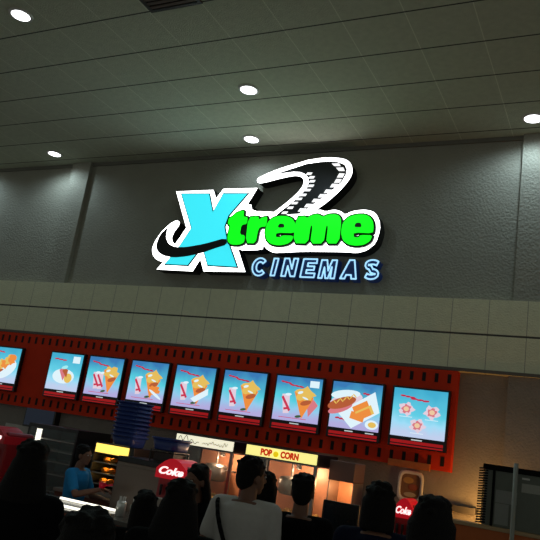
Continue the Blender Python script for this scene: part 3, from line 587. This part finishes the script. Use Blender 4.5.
MB().box(-.28, .28, .02, .045, -.38, .28, mat('menu_brown', (120, 74, 48), .6, 0, .35, 9)).build('panel', pl)
MB().box(-.30, .36, -.01, .045, .28, .36, mat('menu_dark_red', (96, 18, 22), .6)).build('header', pl)
# yellow headed warmer
t = thing('food_warmer', 'small food warmer with glowing yellow header and lit shelves', 'food warmer', (-5.28, 6.92, .965))
MB().box(-.29, .29, -.2, .25, 0, .05, STEEL).build('base', t)
b = MB(); b.box(-.29, -.275, -.2, .25, .05, .46, DSTEEL); b.box(.275, .29, -.2, .25, .05, .46, DSTEEL); b.box(-.275, .275, .235, .25, .05, .46, DSTEEL); b.build('casing', t)
MB().box(-.29, .29, -.2, .25, .46, .585, BLACK, .004).build('header', t)
MB().box(-.26, .22, -.212, -.201, .475, .575, mat('header_amber', (250, 210, 90), .4, emit=(255, 216, 96), estr=1.5)).build('header_panel', t)
for z in (.12, .24, .36): MB().box(-.274, .274, -.19, .234, z, z + .01, STEEL).build('shelf', t)
for z in (.13, .25, .37):
    for k in range(4):
        f = tag(MB().ell((0, 0, .03), (.045, .06, .03), mat('snack_gold', (220, 140, 40), .7, 0, .3, 50), 10).build('fried_snack', None, (-5.28 - .17 + k * .11, 6.85, .965 + z + .001)), 'golden snack on the %s shelf of the yellow headed warmer, %s' % ({.13: 'bottom', .25: 'middle', .37: 'top'}[z], ['leftmost', 'second from the left', 'second from the right', 'rightmost'][k]), 'snack', 'snacks in the warmer')
for z in (.215, .335, .445):
    l = point_light('shelf_lamp', (0, 0, 0), .35, (1, .6, .15), .02); l.parent = t; l.location = (-.1, -.1, z)
# cups near the counter
CUPW = mat('paper_cup_white', (190, 180, 170), .6); CUPO = mat('paper_cup_orange', (190, 50, 20), .6)
for (x, lab) in ((-3.80, 'white and orange paper cup stack on the counter by the small dispensers'),):
    t = thing('paper_cup', lab, 'paper cup', (x, 5.62, 1.003))
    MB().lathe([(0, 0), (.05, 0), (.062, .12), (0.0, .12)], CUPO).build('sleeve', t); MB().lathe([(.061, .121), (.068, .19), (.07, .195), (.064, .195), (.05, .125)], CUPW).build('rim', t)
# ------------------------------------------------------------------ people
SKIN = mat('skin_warm', (120, 82, 64), .6, 0, .08, 12); HAIR = mat('black_hair', (14, 11, 11), .7, 0, .3, 120, .6, 150, spec=.2)
EYEM = mat('eye_white', (190, 186, 180), .3); TROU = mat('dark_trousers', (20, 20, 26), .9, spec=.1)
def remesh(b, name, parent, mats, vox, smooth=4):
    o = b.build(name, None); md = o.modifiers.new('r', 'REMESH'); md.mode = 'VOXEL'; md.voxel_size = vox; md.use_smooth_shade = True
    s2 = o.modifiers.new('s', 'SMOOTH'); s2.factor = .5; s2.iterations = smooth
    return evaluated(o, name, parent, mats)
def ring_loft(b, rings, m, seg=20):
    """rings: (center, rx, ry) ellipses stacked, closed at both ends"""
    R = []
    for c, a, d in rings: R.append([b.bm.verts.new((c[0] + a * math.cos(2 * math.pi * k / seg), c[1] + d * math.sin(2 * math.pi * k / seg), c[2])) for k in range(seg)])
    fs = []
    for p, q in zip(R, R[1:]):
        for k in range(seg): fs.append(b.bm.faces.new((p[k], p[(k + 1) % seg], q[(k + 1) % seg], q[k])))
    fs.append(b.bm.faces.new(R[0][::-1])); fs.append(b.bm.faces.new(R[-1])); b._set(fs, m, True)
def V(*a): return Vector(a)
def hand(b, wr, d, n, side, m, curl=.35):
    """palm, four unequal bent fingers and a thumb; d = direction of fingers, n = palm normal, side = +1/-1"""
    d = d.normalized(); n = (n - d * n.dot(d)).normalized(); s_ = d.cross(n) * side
    for k in range(4):
        a = wr + s_ * (.027 - .018 * k); b.chain([(a * 1 + d * .0, .017), (wr + d * .085 + s_ * (.033 - .022 * k), .0125)], m, 8)
    for k, L_ in enumerate((.070, .080, .074, .058)):
        p = wr + d * .085 + s_ * (.033 - .022 * k); ang = 0; pts = [(p, .0105)]; dd = d
        for j, f in enumerate((.45, .32, .23)):
            ang += curl * (1 + .25 * j); dd = (d * math.cos(ang) + n * math.sin(ang)); p = p + dd * L_ * f; pts.append((p, .0098 - .0008 * j))
        b.chain(pts, m, 8)
    p = wr + d * .02 + s_ * .03; q = p + (d * .6 + s_ * .75 + n * .3).normalized() * .04
    b.chain([(p, .015), (q, .0125), (q + (d * .9 + s_ * .25 + n * .35).normalized() * .032, .0108), (q + (d * .95 + n * .5).normalized() * .056, .0095)], m, 8)
ARM_DOWN = lambda s: (V(.235 * s, -.02, 1.13), V(.25 * s, .09, .90), V(0, .25, -1), V(-s, .2, 0))
ARM_FWD = lambda s: (V(.23 * s, .06, 1.14), V(.17 * s, .30, 1.17), V(0, 1, .1), V(0, 0, -1))
def person(x, y, top, yaw, label, shirt, hair='short', trousers=TROU, arms=(ARM_DOWN, ARM_FWD), lean=0, width=1, turn=0, sleeve='short', vox=.011, tilt=0, bag=None, stoop=0):
    """facing +Y when yaw is 0"""
    s = top / 1.715
    t = thing('person', label, 'person', (x, y, 0), yaw); W = width
    hp = V(0, -.01, .90); hc = V(0, .035 + stoop, 1.592 - stoop * .3)
    HR = Matrix.Rotation(turn, 3, 'Z') @ Matrix.Rotation(tilt, 3, 'X')
    def H(p): return hc + HR @ V(*p)
    b = MB()
    # trunk
    tr = [((0, 0, .86), .15 * W, .10), ((0, 0, .93), .17 * W, .115), ((0, .0, 1.04), .145 * W, .10), ((0, .0 + stoop * .3, 1.18), .16 * W, .11), ((0, .0 + stoop * .5, 1.31), .18 * W, .115), ((0, -.005 + stoop * .7, 1.385), .165 * W, .10), ((0, -.005 + stoop * .8, 1.43), .10, .075)]
    ring_loft(b, tr, SKIN)
    b.chain([(V(0, stoop * .8 - .005, 1.40), .062), (V(0, .01 + stoop * .95, 1.50 - stoop * .2), .054)], SKIN)
    for q in (-1, 1):
        b.chain([(V(.09 * q * W, 0, .88), .085), (V(.095 * q * W, .01, .48), .056), (V(.10 * q * W, -.015, .32), .052), (V(.105 * q * W, -.02, .09), .036)], SKIN)
        b.chain([(V(.105 * q * W, -.03, .05), .04), (V(.11 * q * W, .08, .035), .035), (V(.115 * q * W, .16, .028), .026)], SKIN)
        el, wr, d, n = arms[0 if q < 0 else 1](q)
        sh = V(.185 * q * W, stoop * .7, 1.375)
        b.chain([(sh, .052), (sh.lerp(el, .5), .044), (el, .037), (el.lerp(wr, .35), .038), (wr, .026)], SKIN)
        hand(b, wr + (wr - el).normalized() * .01, d, n, -q, SKIN)
    # head: cranium, jaw, nose, ears, lips
    b.ell(H((0, -.012, .022)), (.073, .092, .085), SKIN, 24, HR); b.ell(H((0, .018, -.035)), (.058, .070, .075), SKIN, 20, HR); b.ell(H((0, .055, -.085)), (.03, .026, .024), SKIN, 14, HR)
    b.chain([(H((0, .078, .015)), .009), (H((0, .100, -.022)), .014)], SKIN, 10)
    for q in (-1, 1):
        b.ell(H((.076 * q, -.005, -.012)), (.012, .02, .032), SKIN, 12, HR); b.ell(H((.03 * q, .074, .024)), (.024, .012, .008), SKIN, 10, HR); b.ell(H((.012 * q, .098, -.026)), (.008, .009, .007), SKIN, 8, HR)
    b.ell(H((0, .084, -.052)), (.023, .010, .006), SKIN, 10, HR); b.ell(H((0, .082, -.063)), (.02, .010, .007), SKIN, 10, HR)
    remesh(b, 'body', t, [SKIN], .008, 2)
    for q in (-1, 1):
        e = MB(); e.ell(H((.03 * q, .079, .010)), (.013, .008, .007), EYEM, 10, HR); e.ell(H((.03 * q, .0865, .010)), (.005, .002, .005), BLACK, 8, HR); e.build('eye', t)
    # shirt and trousers
    b = MB(); g = .016
    ring_loft(b, [(c, a + g, d + g) for c, a, d in tr[:-1]] + [(tr[-1][0], .085, .07)], shirt)
    for q in (-1, 1):
        el, wr, d, n = arms[0 if q < 0 else 1](q); sh = V(.182 * q * W, stoop * .7, 1.372)
        b.chain([(V(.08 * q, stoop * .7, 1.385), .062), (sh, .07)], shirt)
        if sleeve == 'long': b.chain([(sh, .068), (el, .054), (el.lerp(wr, .95), .040)], shirt)
        else: b.chain([(sh, .068), (sh.lerp(el, .68), .060)], shirt)
    so = remesh(b, 'shirt', t, [shirt], vox, 5)
    b = MB(); ring_loft(b, [((0, 0, .82), .155 * W, .115), ((0, 0, .93), .19 * W, .133), ((0, 0, .99), .168 * W, .122)], trousers)
    for q in (-1, 1): b.chain([(V(.09 * q * W, 0, .87), .103), (V(.095 * q * W, .01, .48), .078), (V(.105 * q * W, -.018, .10), .062)], trousers)
    remesh(b, 'trousers', t, [trousers], .014, 4)
    b = MB()
    for q in (-1, 1): b.chain([(V(.105 * q * W, -.035, .048), .047), (V(.11 * q * W, .08, .042), .041), (V(.115 * q * W, .17, .034), .033)], BLACK)
    remesh(b, 'shoes', t, [BLACK], .01, 2)
    # hair
    b = MB(); rh = random.Random(int(x * 100) & 255)
    b.ell(H((0, -.026, .040)), (.086, .096, .086), HAIR, 24, HR); b.ell(H((0, -.058, -.01)), (.074, .060, .085), HAIR, 20, HR)
    for k in range(26):
        a = rh.uniform(0, 2 * math.pi); e_ = rh.uniform(.15, 1.2)
        p = (.078 * math.cos(a) * math.cos(e_), -.03 + .09 * math.sin(a) * math.cos(e_), .052 + .078 * math.sin(e_)); b.ell(H(p), (.022, .022, .014), HAIR, 8, HR)
    if hair == 'long':
        for k in range(15):
            a = math.radians(195 + k * 150 / 14); p0 = H((.078 * math.cos(a) * 1.0, -.015 + .08 * math.sin(a), .0)); p1 = hc + V(.115 * math.cos(a), -.04 + .08 * math.sin(a), -.16); p2 = hc + V(.13 * math.cos(a), -.06 + .07 * math.sin(a), -.34 + .03 * math.sin(k * 2))
            b.chain([(p0, .028), (p1, .032), (p2, .022)], HAIR, 8)
    if hair == 'bun': b.ell(H((0, -.125, .06)), (.045, .04, .045), HAIR, 14, HR)
    if hair == 'mid':
        for k in range(13):
            a = math.radians(190 + k * 160 / 12); p0 = H((.08 * math.cos(a), -.012 + .082 * math.sin(a), .01)); p1 = hc + V(.088 * math.cos(a), -.03 + .07 * math.sin(a), -.14); b.chain([(p0, .026), (p1, .018)], HAIR, 8)
    remesh(b, 'hair', t, [HAIR], .008, 2)
    if bag:
        b = MB(); P = []
        for k in range(30):
            a = 2 * math.pi * k / 30; c, s_ = math.cos(a), math.sin(a)
            z = 1.14 + .27 * c; xx = (-.03 - .15 * c) * 1.0; yy = s_ * (.135 - .0 * abs(c)) * (1 if abs(c) < .8 else .9)
            P.append((xx, yy * 1.06, z))
        for k in range(30): b.cone(P[k], P[(k + 1) % 30], .014, .014, bag, 8)
        b.build('bag_strap', t); MB().box(.13, .22, -.15, .15, .80, 1.0, bag, .02).build('bag', t)
    t.scale = (s, s, s)
    return t
DK = mat('cloth_black', (14, 14, 16), .95, spec=.1); NV = mat('cloth_navy', (16, 20, 44), .9, spec=.15); GR = mat('cloth_grey', (196, 192, 188), .9, spec=.1); BL = mat('cloth_blue', (22, 92, 150), .85, spec=.15); DB = mat('cloth_dark_blue', (20, 44, 84), .9, spec=.15); BRB = mat('cloth_bright_blue', (40, 130, 190), .85, spec=.15)
person(-2.85, 2.94, 1.65, .35, 'person in black with shoulder length dark hair at the left edge, seen from behind', DK, 'long', sleeve='long')
person(-1.37, 1.70, 1.56, .3, 'person in dark navy nearest the camera, only the top of the head showing', NV, 'mid', sleeve='long')
person(-2.62, 3.74, 1.43, .4, 'shortest dark figure in black, left of the long haired woman', DK, 'mid', sleeve='long')
person(-2.0, 3.15, 1.58, .4, 'broad person in black with loose dark hair, in front of the red dispenser', DK, 'long', sleeve='long', width=1.1)
person(-2.77, 4.57, 1.60, 2.95, 'woman with long dark hair half turned to the camera, left of the grey shirted man', DK, 'long', sleeve='long', arms=(ARM_DOWN, ARM_DOWN), tilt=-.1)
person(-2.20, 4.25, 1.735, .15, 'man in a pale grey shirt with a dark strap across his back', GR, 'short', bag=MATTB, stoop=.05, turn=-.7, arms=(ARM_DOWN, ARM_DOWN))
person(-2.36, 4.84, 1.62, .4, 'person in a blue top just right of the grey shirted man', BL, 'mid', arms=(ARM_DOWN, ARM_DOWN))
person(-1.96, 4.62, 1.66, .35, 'dark haired man in a black shirt in front of the POP CORN cabinet', DK, 'short')
person(-1.29, 4.22, 1.70, .3, 'person with dark hair in a navy top, left of the small red dispenser', NV, 'mid', sleeve='long')
person(-.72, 3.14, 1.705, .25, 'person with rounded black hair in a dark blue top at the right of the queue', DB, 'mid')
def ARM_REACH(s): return (V(.27, .16, 1.16), V(.24, .44, 1.26), V(0, 1, .1), V(0, 0, -1)) if s > 0 else (V(-.27, .10, 1.12), V(-.12, .36, 1.12), V(.3, 1, 0), V(0, 0, -1))
wk = person(-5.22, 6.12, 1.52, -1.35, 'worker in a bright blue shirt behind the counter reaching out with a red thing', BRB, 'short', arms=(ARM_REACH, ARM_REACH), turn=-.2)
rt = thing('red_scoop', 'small red scoop held by the worker in blue', 'scoop', (-4.74, 5.96, 1.14))
MB().lathe([(0, 0), (.03, 0), (.04, .06), (.036, .06), (.027, .006), (0, .006)], mat('bright_red', (240, 20, 60), .4, emit=(220, 10, 50), estr=.0), seg=18).build('bowl', rt)
MB().cone((.03, 0, .03), (.13, 0, .05), .01, .008, mat('bright_red', (240, 20, 60)), 10).build('handle', rt)
# warm lamp behind the partition
t = thing('desk_lamp', 'small warm lamp hidden behind the notice board, lighting the wall orange', 'lamp', (-1.22, 7.70, .0))
MB().cone((0, 0, 0), (0, 0, .03), .12, .12, DSTEEL, 24).build('base', t); MB().cone((0, 0, .03), (0, 0, 1.38), .012, .012, DSTEEL, 12).build('pole', t)
MB().ell((0, 0, 1.42), (.035, .035, .045), mat('bulb_warm', (255, 190, 110), .4, emit=(255, 170, 70), estr=4), 16).build('bulb', t)
l = point_light('bulb_light', (0, 0, 0), 13, (1, .50, .13), .05); l.parent = t; l.location = (-.03, -.08, 1.44)
